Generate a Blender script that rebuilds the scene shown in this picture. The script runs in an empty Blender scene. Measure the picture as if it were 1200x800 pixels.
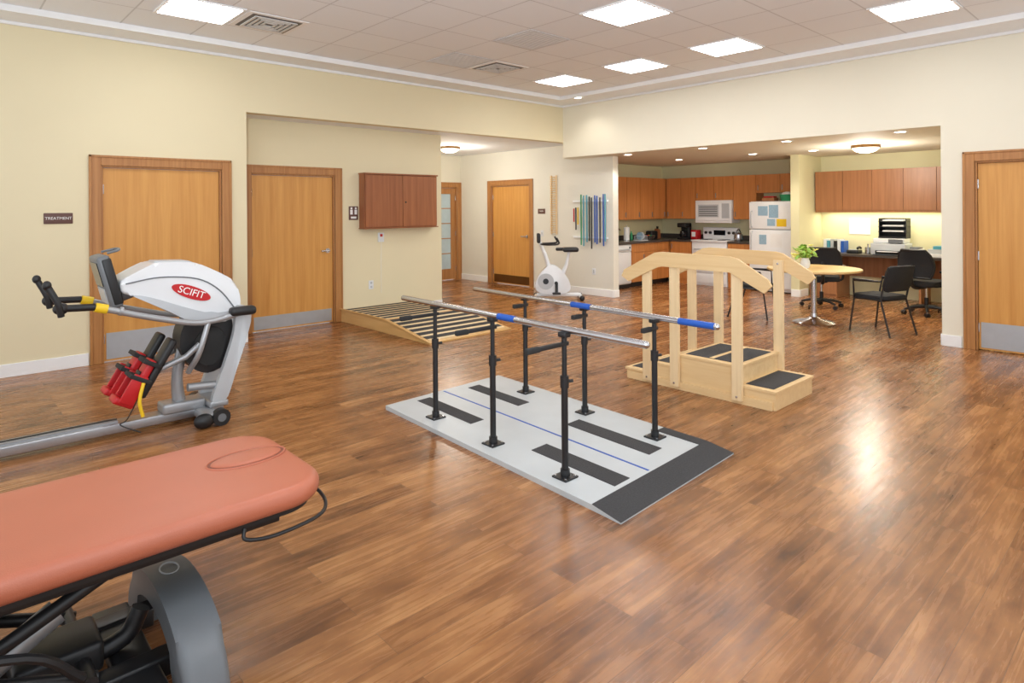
import bpy, bmesh, math, random
from mathutils import Vector, Matrix
random.seed(4)
scene=bpy.context.scene
try:
    scene.view_settings.view_transform='Standard'
    scene.view_settings.look='None'
except Exception: pass

# ------------------------------------------------------------------ materials
def s2l(c):
    return tuple(((x/255)/12.92 if x/255<=0.04045 else ((x/255+0.055)/1.055)**2.4) for x in c)
def newmat(name):
    m=bpy.data.materials.new(name); m.use_nodes=True
    return m,m.node_tree,m.node_tree.nodes['Principled BSDF']
def mat(name,rgb,rough=0.5,metal=0.0,var=0.06,scale=8,bump=0.0,bscale=60,spec=None,coat=0):
    m,nt,b=newmat(name); c=s2l(rgb)
    tc=nt.nodes.new('ShaderNodeTexCoord')
    n=nt.nodes.new('ShaderNodeTexNoise'); n.inputs['Scale'].default_value=scale; n.inputs['Detail'].default_value=4
    nt.links.new(tc.outputs['Object'],n.inputs['Vector'])
    r=nt.nodes.new('ShaderNodeValToRGB')
    r.color_ramp.elements[0].position=0.3; r.color_ramp.elements[1].position=0.7
    r.color_ramp.elements[0].color=(*[x*(1-var) for x in c],1)
    r.color_ramp.elements[1].color=(*[min(1,x*(1+var)) for x in c],1)
    nt.links.new(n.outputs['Fac'],r.inputs['Fac']); nt.links.new(r.outputs['Color'],b.inputs['Base Color'])
    b.inputs['Roughness'].default_value=rough; b.inputs['Metallic'].default_value=metal
    if spec is not None: b.inputs['Specular IOR Level'].default_value=spec
    if coat: b.inputs['Coat Weight'].default_value=coat
    if bump:
        n2=nt.nodes.new('ShaderNodeTexNoise'); n2.inputs['Scale'].default_value=bscale; n2.inputs['Detail'].default_value=3
        nt.links.new(tc.outputs['Object'],n2.inputs['Vector'])
        bp=nt.nodes.new('ShaderNodeBump'); bp.inputs['Strength'].default_value=bump; bp.inputs['Distance'].default_value=0.01
        nt.links.new(n2.outputs['Fac'],bp.inputs['Height']); nt.links.new(bp.outputs['Normal'],b.inputs['Normal'])
    return m
def wood(name,c1,c2,axis='Z',rough=0.35,fine=26,along=1.2,spec=0.5):
    m,nt,b=newmat(name)
    tc=nt.nodes.new('ShaderNodeTexCoord'); mp=nt.nodes.new('ShaderNodeMapping')
    sc=[fine,fine,fine]; sc['XYZ'.index(axis)]=along; mp.inputs['Scale'].default_value=sc
    nt.links.new(tc.outputs['Object'],mp.inputs['Vector'])
    n=nt.nodes.new('ShaderNodeTexNoise'); n.inputs['Scale'].default_value=1; n.inputs['Detail'].default_value=6; n.inputs['Roughness'].default_value=0.6; n.inputs['Distortion'].default_value=0.4
    nt.links.new(mp.outputs['Vector'],n.inputs['Vector'])
    r=nt.nodes.new('ShaderNodeValToRGB'); r.color_ramp.elements[0].position=0.25; r.color_ramp.elements[1].position=0.75
    r.color_ramp.elements[0].color=(*s2l(c1),1); r.color_ramp.elements[1].color=(*s2l(c2),1)
    nt.links.new(n.outputs['Fac'],r.inputs['Fac']); nt.links.new(r.outputs['Color'],b.inputs['Base Color'])
    b.inputs['Roughness'].default_value=rough; b.inputs['Specular IOR Level'].default_value=spec
    return m
def emis(name,rgb,st):
    m,nt,b=newmat(name); c=s2l(rgb)
    b.inputs['Base Color'].default_value=(*c,1); b.inputs['Emission Color'].default_value=(*c,1); b.inputs['Emission Strength'].default_value=st
    return m
def floor_mat():
    m,nt,b=newmat('wood_plank_floor'); N=nt.nodes.new; L=nt.links.new
    tc=N('ShaderNodeTexCoord')
    br=N('ShaderNodeTexBrick'); br.offset=0.37; br.offset_frequency=2
    br.inputs['Color1'].default_value=(0,0,0,1); br.inputs['Color2'].default_value=(1,1,1,1); br.inputs['Mortar'].default_value=(0.5,0.5,0.5,1)
    br.inputs['Scale'].default_value=1; br.inputs['Mortar Size'].default_value=0.0012; br.inputs['Mortar Smooth'].default_value=0.4
    br.inputs['Brick Width'].default_value=1.25; br.inputs['Row Height'].default_value=0.152
    L(tc.outputs['Object'],br.inputs['Vector'])
    add=N('ShaderNodeVectorMath'); add.operation='MULTIPLY_ADD'
    L(br.outputs['Color'],add.inputs[0]); add.inputs[1].default_value=(7,13,5); L(tc.outputs['Object'],add.inputs[2])
    mp=N('ShaderNodeMapping'); mp.inputs['Scale'].default_value=(1.8,26,1); L(add.outputs[0],mp.inputs['Vector'])
    n=N('ShaderNodeTexNoise'); n.inputs['Scale'].default_value=1; n.inputs['Detail'].default_value=8; n.inputs['Roughness'].default_value=0.66; n.inputs['Distortion'].default_value=0.8
    L(mp.outputs['Vector'],n.inputs['Vector'])
    mp2=N('ShaderNodeMapping'); mp2.inputs['Scale'].default_value=(3.0,7,1); L(add.outputs[0],mp2.inputs['Vector'])
    n2=N('ShaderNodeTexNoise'); n2.inputs['Scale'].default_value=1; n2.inputs['Detail'].default_value=5; n2.inputs['Roughness'].default_value=0.6; L(mp2.outputs['Vector'],n2.inputs['Vector'])
    def mth(op,a,bv,c=None):
        k=N('ShaderNodeMath'); k.operation=op
        for i,v in enumerate((a,bv,c)):
            if v is None: continue
            if isinstance(v,(int,float)): k.inputs[i].default_value=v
            else: L(v,k.inputs[i])
        return k.outputs[0]
    sep=N('ShaderNodeSeparateColor'); L(br.outputs['Color'],sep.inputs[0])
    f=mth('ADD',mth('MULTIPLY',sep.outputs[0],0.16),mth('ADD',mth('MULTIPLY',n.outputs['Fac'],0.52),mth('MULTIPLY',n2.outputs['Fac'],0.56)))
    r=N('ShaderNodeValToRGB'); e=r.color_ramp.elements
    e[0].position=0.40; e[0].color=(*s2l((82,50,28)),1); e[1].position=0.88; e[1].color=(*s2l((196,144,94)),1)
    x=e.new(0.54); x.color=(*s2l((124,80,46)),1); x=e.new(0.68); x.color=(*s2l((156,106,64)),1)
    L(f,r.inputs['Fac'])
    mx=N('ShaderNodeMix'); mx.data_type='RGBA'; L(mth('MULTIPLY',br.outputs['Fac'],0.75),mx.inputs['Factor']); L(r.outputs['Color'],mx.inputs['A']); mx.inputs['B'].default_value=(*s2l((66,40,24)),1)
    L(mx.outputs['Result'],b.inputs['Base Color'])
    L(mth('ADD',mth('MULTIPLY',n.outputs['Fac'],0.14),0.2),b.inputs['Roughness'])
    b.inputs['Specular IOR Level'].default_value=0.5
    bp=N('ShaderNodeBump'); bp.inputs['Strength'].default_value=0.15; bp.inputs['Distance'].default_value=0.004
    L(n.outputs['Fac'],bp.inputs['Height']); L(bp.outputs['Normal'],b.inputs['Normal'])
    return m
def tile_mat():
    m,nt,b=newmat('ceiling_tile'); N=nt.nodes.new; L=nt.links.new
    tc=N('ShaderNodeTexCoord'); mp=N('ShaderNodeMapping'); mp.inputs['Location'].default_value=(-7.379+6.58*2,-6.789+6.58*2,0)
    L(tc.outputs['Object'],mp.inputs['Vector'])
    br=N('ShaderNodeTexBrick'); br.offset=0; br.inputs['Scale'].default_value=1
    br.inputs['Color1'].default_value=(*s2l((240,245,250)),1); br.inputs['Color2'].default_value=(*s2l((244,249,253)),1); br.inputs['Mortar'].default_value=(*s2l((214,218,222)),1)
    br.inputs['Mortar Size'].default_value=0.008; br.inputs['Brick Width'].default_value=0.658; br.inputs['Row Height'].default_value=0.658
    L(mp.outputs['Vector'],br.inputs['Vector']); L(br.outputs['Color'],b.inputs['Base Color']); b.inputs['Roughness'].default_value=0.9
    n=N('ShaderNodeTexNoise'); n.inputs['Scale'].default_value=90; L(tc.outputs['Object'],n.inputs['Vector'])
    bp=N('ShaderNodeBump'); bp.inputs['Strength'].default_value=0.15; bp.inputs['Distance'].default_value=0.005
    L(n.outputs['Fac'],bp.inputs['Height']); L(bp.outputs['Normal'],b.inputs['Normal'])
    return m
FLOOR=floor_mat(); TILE=tile_mat()
W_YEL=mat('wall_paint_yellow',(229,218,184),0.75,var=0.012,scale=2,bump=0.05,bscale=200)
W_CRM=mat('wall_paint_cream',(233,228,210),0.75,var=0.012,scale=2,bump=0.05,bscale=200)
W_WHT=mat('wall_paint_offwhite',(228,225,214),0.75,var=0.012,scale=2)
W_OLV=mat('wall_paint_olive',(222,215,174),0.75,var=0.02,scale=2)
WHITE=mat('white_trim_paint',(242,244,245),0.45,var=0.01)
CEILW=mat('ceiling_paint',(242,246,250),0.85,var=0.01)
DOORW=wood('honey_door_veneer',(198,138,66),(220,164,90),'Z',0.38,18,0.8)
FRAMEW=wood('oak_door_frame',(158,104,56),(192,138,82),'Z',0.38,30,1.0)
CABW=wood('cherry_cabinet',(134,78,46),(170,106,66),'Z',0.4,24,1.0)
CABL=wood('kitchen_cabinet_veneer',(188,118,60),(216,146,82),'Z',0.4,22,1.0)
CABR=wood('desk_cabinet_veneer',(148,98,62),(176,120,78),'Z',0.4,22,1.0)
PINE=wood('birch_plywood',(218,182,130),(234,204,154),'Y',0.45,22,1.4)
PINEZ=wood('birch_post',(226,198,152),(240,214,172),'Z',0.45,24,1.2)
TANW=wood('ramp_plywood',(206,162,100),(226,186,124),'Y',0.5,18,1.4)
SLAT=wood('ramp_slat',(222,196,150),(238,214,172),'X',0.5,18,1.4)
TTOP=wood('table_laminate',(208,170,108),(226,192,134),'X',0.3,14,1.5)
BLK=mat('black_plastic',(26,26,28),0.45,var=0.1)
BLKM=mat('black_powder_coat',(28,28,30),0.4,var=0.08)
GRIT=mat('antislip_grit',(60,60,62),0.85,var=0.25,scale=120,bump=0.4,bscale=400)
RUB=mat('black_rubber',(38,38,38),0.8,var=0.1)
CHR=mat('brushed_steel',(200,200,204),0.25,1.0,var=0.04)
ALU=mat('aluminium',(176,178,182),0.38,0.9,var=0.04)
KICK=mat('kick_plate_steel',(184,190,196),0.4,0.6,var=0.05)
SILV=mat('silver_paint',(168,170,173),0.35,0.5,var=0.03)
BOARD=mat('platform_laminate',(190,195,197),0.4,var=0.03,scale=5)
BLUE=mat('blue_tape',(28,84,176),0.45,var=0.05)
RED=mat('red_plastic',(190,26,32),0.4,var=0.05)
YEL=mat('yellow_plastic',(238,198,38),0.45,var=0.05)
GREEN=mat('green_plastic',(50,150,100),0.45,var=0.05)
TEAL=mat('teal_plastic',(80,155,175),0.45,var=0.05)
WPL=mat('white_plastic',(228,231,234),0.3,var=0.01,coat=0.3)
GPL=mat('grey_plastic',(108,112,116),0.42,var=0.04)
LGPL=mat('light_grey_plastic',(186,190,194),0.35,var=0.02)
VINYL=mat('terracotta_vinyl',(178,102,76),0.38,var=0.03,scale=6,bump=0.12,bscale=300)
VINYLD=mat('terracotta_seam',(122,62,44),0.5,var=0.03)
FAB=mat('black_fabric',(30,30,33),0.85,var=0.2,scale=80)
APPL=mat('appliance_white',(240,241,242),0.3,var=0.01)
DKGL=mat('dark_glass',(18,20,24),0.08,var=0.0)
CTR=mat('dark_countertop',(74,66,60),0.35,var=0.2,scale=60)
PAPER=mat('paper',(242,242,240),0.7,var=0.02)
PAPERB=mat('paper_blue',(150,180,200),0.7,var=0.1,scale=40)
SIGN=mat('sign_brown',(98,66,58),0.5,var=0.03)
LEAF=mat('leaf_green',(126,164,52),0.5,var=0.25,scale=20)
FLOW=mat('pale_yellow_petal',(226,224,120),0.5,var=0.08,scale=20)
GLASSF=mat('frosted_glass',(186,206,214),0.3,var=0.04)
VENTD=mat('vent_shadow',(110,106,100),0.8,var=0.05)
VENTM=mat('vent_louver',(220,220,218),0.5,var=0.02)
RETURNG=mat('return_grille',(208,210,212),0.7,var=0.04)
BRASS=mat('bronze_metal',(120,84,46),0.35,0.8)
LAMP=emis('fluorescent_lens',(250,250,250),17)
DOMEL=emis('dome_glass_lit',(255,240,210),4)
DOWN=emis('downlight_lens',(255,244,222),12)
UCL=emis('undercabinet_tube',(255,244,190),6)

# ------------------------------------------------------------------ mesh builder
class M:
    def __init__(s): s.bm=bmesh.new(); s.mats=[]
    def mi(s,m):
        if m not in s.mats: s.mats.append(m)
        return s.mats.index(m)
    def _addfaces(s,vs,fs,m,T=None):
        i=s.mi(m); bv=[s.bm.verts.new(T@Vector(v) if T else v) for v in vs]
        out=[]
        for f in fs:
            try: fc=s.bm.faces.new([bv[k] for k in f])
            except ValueError: continue
            fc.material_index=i; out.append(fc)
        return bv,out
    def box(s,x0,x1,y0,y1,z0,z1,m,T=None,r=0,seg=3):
        vs=[(x,y,z) for x in (x0,x1) for y in (y0,y1) for z in (z0,z1)]
        fs=[(0,1,3,2),(4,6,7,5),(0,4,5,1),(2,3,7,6),(0,2,6,4),(1,5,7,3)]
        bv,fc=s._addfaces(vs,fs,m,T)
        if r:
            ed=list({e for f in fc for e in f.edges})
            res=bmesh.ops.bevel(s.bm,geom=ed,offset=r,segments=seg,profile=0.5,affect='EDGES')
            i=s.mi(m)
            for f in res['faces']: f.material_index=i
    def cyl(s,p0,p1,r,m,r2=None,seg=20,T=None):
        p0=Vector(p0);p1=Vector(p1); r2=r if r2 is None else r2
        d=(p1-p0).normalized(); a=d.orthogonal().normalized(); b=d.cross(a)
        vs=[];
        for p,rr in ((p0,r),(p1,r2)):
            for k in range(seg):
                t=2*math.pi*k/seg; vs.append(p+(a*math.cos(t)+b*math.sin(t))*rr)
        fs=[(k,(k+1)%seg,seg+(k+1)%seg,seg+k) for k in range(seg)]
        fs.append(tuple(reversed(range(seg)))); fs.append(tuple(range(seg,2*seg)))
        s._addfaces(vs,fs,m,T)
    def tube(s,pts,r,m,seg=10,smooth=0,T=None,closed=False):
        P=[Vector(p) for p in pts]
        if smooth:
            Q=[]; n=len(P)
            rng=range(n if closed else n-1)
            for i in rng:
                if closed: p0,p1,p2,p3=P[i-1],P[i],P[(i+1)%n],P[(i+2)%n]
                else:
                    p1,p2=P[i],P[i+1]; p0=P[i-1] if i>0 else p1*2-p2; p3=P[i+2] if i+2<n else p2*2-p1
                for k in range(smooth):
                    t=k/smooth
                    Q.append(0.5*((2*p1)+(p2-p0)*t+(2*p0-5*p1+4*p2-p3)*t*t+(3*p1-p0-3*p2+p3)*t**3))
            if not closed: Q.append(P[-1])
            P=Q
        n=len(P); rs=r if isinstance(r,(list,tuple)) else None
        vs=[]; a=None
        for i in range(n):
            if closed: d=(P[(i+1)%n]-P[i-1])
            else: d=P[min(i+1,n-1)]-P[max(i-1,0)]
            d.normalize()
            if a is None: a=d.orthogonal().normalized()
            else:
                a=a-d*a.dot(d); a=a.normalized() if a.length>1e-6 else d.orthogonal().normalized()
            b=d.cross(a)
            if rs: f=i/(n-1)*(len(rs)-1); k0=int(min(f,len(rs)-1)); k1=min(k0+1,len(rs)-1); rr=rs[k0]+(rs[k1]-rs[k0])*(f-k0)
            else: rr=r
            for k in range(seg):
                t=2*math.pi*k/seg; vs.append(P[i]+(a*math.cos(t)+b*math.sin(t))*rr)
        fs=[]
        for i in range(n if closed else n-1):
            j=(i+1)%n
            for k in range(seg): fs.append((i*seg+k,i*seg+(k+1)%seg,j*seg+(k+1)%seg,j*seg+k))
        if not closed: fs.append(tuple(reversed(range(seg)))); fs.append(tuple(range((n-1)*seg,n*seg)))
        s._addfaces(vs,fs,m,T)
    def prism(s,poly,plane,a,b,m,T=None,r=0,seg=3):
        def v(p,c):
            if plane=='XZ': return (p[0],c,p[1])
            if plane=='YZ': return (c,p[0],p[1])
            return (p[0],p[1],c)
        n=len(poly); vs=[v(p,a) for p in poly]+[v(p,b) for p in poly]
        fs=[tuple(range(n)),tuple(reversed(range(n,2*n)))]+[(k,n+k,n+(k+1)%n,(k+1)%n) for k in range(n)]
        bv,fc=s._addfaces(vs,fs,m,T)
        if r:
            ed=list({e for f in fc[:2] for e in f.edges})
            res=bmesh.ops.bevel(s.bm,geom=ed,offset=r,segments=seg,profile=0.5,affect='EDGES')
            i=s.mi(m)
            for f in res['faces']: f.material_index=i
    def loft(s,rings,m):
        n=len(rings[0]); vs=[p for r in rings for p in r]; fs=[]
        for i in range(len(rings)-1):
            for k in range(n): fs.append((i*n+k,i*n+(k+1)%n,(i+1)*n+(k+1)%n,(i+1)*n+k))
        fs.append(tuple(reversed(range(n)))); fs.append(tuple(range((len(rings)-1)*n,len(rings)*n)))
        s._addfaces(vs,fs,m)
    def lathe(s,prof,c,m,seg=32,T=None):
        vs=[];n=len(prof)
        for k in range(seg):
            t=2*math.pi*k/seg
            for (r,z) in prof: vs.append((c[0]+r*math.cos(t),c[1]+r*math.sin(t),c[2]+z))
        fs=[]
        for k in range(seg):
            k2=(k+1)%seg
            for i in range(n-1): fs.append((k*n+i,k2*n+i,k2*n+i+1,k*n+i+1))
        bv,fc=s._addfaces(vs,fs,m,T)
        bmesh.ops.remove_doubles(s.bm,verts=bv,dist=1e-5)
    def ell(s,c,rad,m,T=None,seg=20,rings=12):
        prof=[(math.sin(math.pi*i/rings),-math.cos(math.pi*i/rings)) for i in range(rings+1)]
        TT=Matrix.Translation(c)@Matrix.Diagonal((rad[0],rad[1],rad[2],1))
        if T: TT=T@TT
        s.lathe(prof,(0,0,0),m,seg,TT)
    def done(s,name,loc=(0,0,0),rotz=0,bevel=0,parent=None,ang=38):
        bm=s.bm
        bmesh.ops.recalc_face_normals(bm,faces=bm.faces)
        for f in bm.faces: f.smooth=True
        for e in bm.edges:
            if len(e.link_faces)==2 and e.calc_face_angle(0)>math.radians(ang): e.smooth=False
        me=bpy.data.meshes.new(name); bm.to_mesh(me); bm.free()
        for m in s.mats: me.materials.append(m)
        o=bpy.data.objects.new(name,me); scene.collection.objects.link(o)
        o.location=loc; o.rotation_euler=(0,0,rotz)
        if bevel:
            md=o.modifiers.new('bevel','BEVEL'); md.width=bevel; md.segments=2; md.limit_method='ANGLE'; md.angle_limit=math.radians(40)
        if parent: o.parent=parent
        return o
def text(name,body,size,loc,rot,m,parent=None):
    cu=bpy.data.curves.new(name,'FONT'); cu.body=body; cu.size=size; cu.align_x='CENTER'; cu.align_y='CENTER'; cu.extrude=0.001
    cu.materials.append(m); o=bpy.data.objects.new(name,cu); scene.collection.objects.link(o)
    o.location=loc; o.rotation_euler=rot
    if parent: o.parent=parent
    return o
def RT(loc,rx=0,ry=0,rz=0):
    return Matrix.Translation(loc)@Matrix.Rotation(rz,4,'Z')@Matrix.Rotation(ry,4,'Y')@Matrix.Rotation(rx,4,'X')
def rrect(x0,x1,y0,y1,r,n=8):
    out=[]
    for cx,cy,a0 in ((x1-r,y1-r,0),(x0+r,y1-r,90),(x0+r,y0+r,180),(x1-r,y0+r,270)):
        for k in range(n+1):
            a=math.radians(a0+90*k/n); out.append((cx+r*math.cos(a),cy+r*math.sin(a)))
    return out
def spline(pts,n=6,closed=True):
    P=[Vector((p[0],p[1])) for p in pts]; Q=[]; N=len(P)
    for i in range(N):
        p0,p1,p2,p3=P[i-1],P[i],P[(i+1)%N],P[(i+2)%N]
        for k in range(n):
            t=k/n; q=0.5*((2*p1)+(p2-p0)*t+(2*p0-5*p1+4*p2-p3)*t*t+(3*p1-p0-3*p2+p3)*t**3); Q.append((q.x,q.y))
    return Q

# ------------------------------------------------------------------ room shell
YL=7.895; XR=8.59; YR=8.40; X9=9.02; HC=3.48; HT=3.53; HH=2.816; HK=2.533
E0=-2.0
m=M(); m.box(E0,12.6,E0,11.7,-0.1,0,FLOOR); m.done('floor')
DH=2.1
def wall_x(name,x0,x1,y0,y1,z1,wm,op=None,z0=0):
    m=M()
    if op:
        a,b=op; m.box(x0,a,y0,y1,z0,z1,wm); m.box(b,x1,y0,y1,z0,z1,wm); m.box(a,b,y0,y1,DH,z1,wm)
    else: m.box(x0,x1,y0,y1,z0,z1,wm)
    return m.done(name)
def wall_y(name,x0,x1,y0,y1,z1,wm,op=None,z0=0):
    m=M()
    if op:
        a,b=op; m.box(x0,x1,y0,a,z0,z1,wm); m.box(x0,x1,b,y1,z0,z1,wm); m.box(x0,x1,a,b,DH,z1,wm)
    else: m.box(x0,x1,y0,y1,z0,z1,wm)
    return m.done(name)
wall_x('wall_left',E0,2.88,YL,YL+0.15,3.6,W_YEL,(1.35,2.6))
wall_x('wall_left_header',2.88,XR+0.16,YL,YL+0.15,3.6,W_YEL,None,HH)
wall_y('wall_left_return',2.73,2.88,YL+0.15,YR,HH,W_YEL)
wall_x('wall_recess',2.73,6.19,YR,YR+0.15,HH,W_YEL,(3.1,4.31))
wall_y('wall_corridor_left',6.04,6.19,YR+0.15,11.49,HH,W_YEL)
wall_x('wall_corridor_end',6.04,X9+0.15,11.49,11.64,HH,W_CRM,(7.95,8.92))
wall_y('wall_corridor_right',X9,X9+0.15,7.09,11.49,HH,W_WHT,(9.22,10.42))
wall_x('wall_kitchen_left',X9+0.15,12.5,8.3,8.42,HK,W_OLV)
wall_y('wall_kitchen_back',12.35,12.5,1.4,8.3,HK,W_OLV)
wall_x('wall_kitchen_right',XR+0.16,12.5,1.25,1.4,HK,W_OLV)
wall_x('wall_kitchen_partition',11.37,12.35,4.79,4.94,HK,W_OLV)
wall_y('wall_right',XR,XR+0.16,E0,2.0,3.6,W_CRM,(0.56,1.69))
wall_y('wall_right_header',XR,XR+0.16,2.0,YL,3.6,W_CRM,None,HK)
m=M(); m.box(XR+0.16,X9+0.15,YL,YL+0.15,HK,3.0,W_CRM); m.done('wall_header_corner')
m=M(); m.box(E0,8.04,E0,7.45,HT,3.6,TILE); m.done('ceiling')
m=M(); m.box(E0,XR,7.45,YL,HC,3.6,CEILW); m.box(8.04,XR,E0,7.45,HC,3.6,CEILW)
m.box(E0,8.02,7.43,7.45,HC-0.012,HT,WHITE); m.box(8.02,8.04,E0,7.45,HC-0.012,HT,WHITE)
m.box(E0,XR,YL-0.03,YL,HC-0.03,HC,WHITE); m.box(XR-0.03,XR,E0,YL-0.03,HC-0.03,HC,WHITE); m.done('ceiling_soffit')
m=M(); m.box(2.73,X9+0.15,YL+0.15,11.64,HH,HH+0.06,CEILW); m.done('ceiling_corridor')
m=M(); m.box(XR+0.16,12.5,1.25,YL,HK,HK+0.06,W_CRM); m.box(X9+0.15,12.5,YL,8.42,HK,HK+0.06,W_CRM); m.done('ceiling_kitchen')
def bb(name,boxes):
    m=M()
    for b in boxes: m.box(*b,WHITE)
    m.done(name,bevel=0.004)
BH=0.13
bb('baseboard_left',[(E0,1.24,YL-0.015,YL,0,BH),(2.71,2.88,YL-0.015,YL,0,BH)])
bb('baseboard_recess',[(5.72,6.19,YR-0.015,YR,0,BH)])
bb('baseboard_corridor',[(X9-0.015,X9,7.09,9.1,0,BH),(X9-0.015,X9,10.54,11.49,0,BH),(X9,X9+0.15,7.075,7.09,0,BH)])
bb('baseboard_right',[(XR-0.015,XR,1.81,2.0,0,BH),(XR-0.015,XR,E0,0.44,0,BH),(XR,XR+0.16,2.0,2.015,0,BH)])
bb('baseboard_kitchen',[(11.37,11.7,4.775,4.79,0,BH),(11.355,11.37,4.79,4.94,0,BH)])

def door(n,ax,wall,a,b,knob_at,kick=0.26,kickm=KICK,glass=False):
    def bx(mm,u0,u1,d0,d1,z0,z1,mt,**k):
        if ax=='X': mm.box(u0,u1,wall+d0,wall+d1,z0,z1,mt,**k)
        else: mm.box(wall+d0,wall+d1,u0,u1,z0,z1,mt,**k)
    f=M(); w=0.11
    bx(f,a-w,a,-0.02,0.0,0,DH+w,FRAMEW); bx(f,b,b+w,-0.02,0.0,0,DH+w,FRAMEW); bx(f,a,b,-0.02,0.0,DH,DH+w,FRAMEW)
    bx(f,a-w,a-w+0.025,-0.03,-0.02,0,DH+w,FRAMEW); bx(f,b+w-0.025,b+w,-0.03,-0.02,0,DH+w,FRAMEW); bx(f,a-w,b+w,-0.03,-0.02,DH+w-0.025,DH+w,FRAMEW)
    bx(f,a,a+0.02,0,0.14,0,DH,FRAMEW); bx(f,b-0.02,b,0,0.14,0,DH,FRAMEW); bx(f,a+0.02,b-0.02,0,0.14,DH-0.02,DH,FRAMEW)
    f.done('trim_%d'%n,bevel=0.004)
    d=M(); a2=a+0.024; b2=b-0.024; t=DH-0.024
    if glass:
        s=0.13
        bx(d,a2,a2+s,0.03,0.07,0.01,t,FRAMEW); bx(d,b2-s,b2,0.03,0.07,0.01,t,FRAMEW)
        bx(d,a2+s,b2-s,0.03,0.07,0.01,0.25,FRAMEW); bx(d,a2+s,b2-s,0.03,0.07,t-0.13,t,FRAMEW)
        bx(d,a2+s,b2-s,0.045,0.055,0.25,t-0.13,GLASSF)
        for k in range(1,5): bx(d,a2+s,b2-s,0.04,0.06,0.25+k*0.34,0.27+k*0.34,FRAMEW)
    else:
        bx(d,a2,b2,0.03,0.075,0.01,t,DOORW)
    if kick: bx(d,a2+0.02,b2-0.02,0.026,0.03,0.03,0.03+kick,kickm)
    if knob_at is not None:
        def P(u,dd,z): return (u,wall+dd,z) if ax=='X' else (wall+dd,u,z)
        d.cyl(P(knob_at,0.03,1.03),P(knob_at,0.018,1.03),0.034,CHR)
        d.cyl(P(knob_at,0.02,1.03),P(knob_at,-0.03,1.03),0.012,CHR)
        sgn=-1 if knob_at>(a+b)/2 else 1
        d.tube([P(knob_at,-0.03,1.03),P(knob_at+sgn*0.05,-0.035,1.03),P(knob_at+sgn*0.12,-0.03,1.03)],0.012,CHR)
    for z in (0.25,1.05,1.85):
        u=a2 if (knob_at is None or knob_at>(a+b)/2) else b2
        if ax=='X': d.cyl((u,wall+0.028,z-0.05),(u,wall+0.028,z+0.05),0.009,CHR,seg=10)
        else: d.cyl((wall+0.028,u,z-0.05),(wall+0.028,u,z+0.05),0.009,CHR,seg=10)
    return d.done('door_%d'%n)
door(1,'X',YL,1.36,2.585,None,0.28)
door(2,'X',YR,3.11,4.30,4.2,0.17)
door(3,'Y',X9,9.23,10.41,9.34,0.17,BRASS)
door(4,'X',11.49,7.96,8.91,8.05,0,glass=True)
door(5,'Y',XR,0.57,1.68,0.68,0.28)

# ------------------------------------------------------------------ ceiling fixtures
def panel(x,y):
    m=M(); h=0.325; z=HT-0.012
    m.box(x-h,x+h,y-h,y+h,z,HT,WHITE)
    m.box(x-h+0.03,x+h-0.03,y-h+0.03,y+h-0.03,z-0.004,z,LAMP)
    m.box(x-0.006,x+0.006,y-h+0.03,y+h-0.03,z-0.008,z-0.004,WHITE)
    m.done('ceiling_light_panel')
for x,y in ((1.93,6.46),(5.06,3.80),(7.05,3.82),(7.05,5.14),(7.05,6.46),(7.05,1.85),(1.9,3.2),(1.9,0.5),(5.06,0.9),(-1.0,4.5),(4.4,-1.2)): panel(x,y)
def vent(x,y):
    m=M(); h=0.30; z=HT
    m.box(x-h,x+h,y-h,y+h,z-0.006,z,WHITE)
    m.box(x-h+0.05,x+h-0.05,y-h+0.05,y+h-0.05,z-0.009,z-0.006,VENTD)
    for k in range(1,5):
        a=0.05*k
        for T in range(4):
            R=Matrix.Translation((x,y,z-0.014))@Matrix.Rotation(T*math.pi/2,4,'Z')
            m.box(-a-0.01,a+0.01,a-0.008,a+0.016,-0.006,0.003,VENTM,T=R)
    m.done('ceiling_air_vent')
vent(2.59,6.46); vent(5.73,6.46)
def grille(x,y):
    m=M(); h=0.31
    m.box(x-h,x+h,y-h,y+h,HT-0.006,HT,RETURNG)
    for k in range(14): m.box(x-h+0.02,x+h-0.02,y-h+0.03+k*0.042,y-h+0.045+k*0.042,HT-0.01,HT-0.006,VENTM)
    m.done('return_air_grille')
grille(5.07,5.14); grille(5.07,6.46)
def downlight(x,y,z,e=42):
    m=M(); m.lathe([(0.0,-0.002),(0.06,-0.002),(0.062,-0.006),(0.085,-0.006),(0.09,0)],(x,y,z),WHITE); m.cyl((x,y,z-0.004),(x,y,z-0.008),0.058,DOWN)
    m.done('recessed_downlight')
    l=bpy.data.lights.new('downlight_lamp','SPOT'); l.energy=e; l.spot_size=math.radians(140); l.spot_blend=0.7; l.shadow_soft_size=0.06; l.color=(1,0.94,0.83)
    o=bpy.data.objects.new('downlight_lamp',l); scene.collection.objects.link(o); o.location=(x,y,z-0.02)
for x,y in ((8.95,6.7),(10.7,6.8),(8.9,5.23),(10.6,5.26),(8.9,3.92),(10.75,4.3),(8.9,2.5)): downlight(x,y,HK)
downlight(8.1,7.1,HC,18)
def dome(x,y,z,e):
    m=M(); m.cyl((x,y,z-0.025),(x,y,z),0.2,BRASS,seg=40)
    m.lathe([(0.0,-0.12),(0.08,-0.113),(0.14,-0.09),(0.18,-0.055),(0.19,-0.02)],(x,y,z),DOMEL,40)
    m.lathe([(0.185,-0.045),(0.2,-0.045),(0.205,-0.02),(0.2,0)],(x,y,z),BRASS,40)
    m.done('dome_ceiling_light')
    l=bpy.data.lights.new('dome_lamp','POINT'); l.energy=e; l.shadow_soft_size=0.15; l.color=(1,0.94,0.83)
    o=bpy.data.objects.new('dome_lamp',l); scene.collection.objects.link(o); o.location=(x,y,z-0.28)
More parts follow.
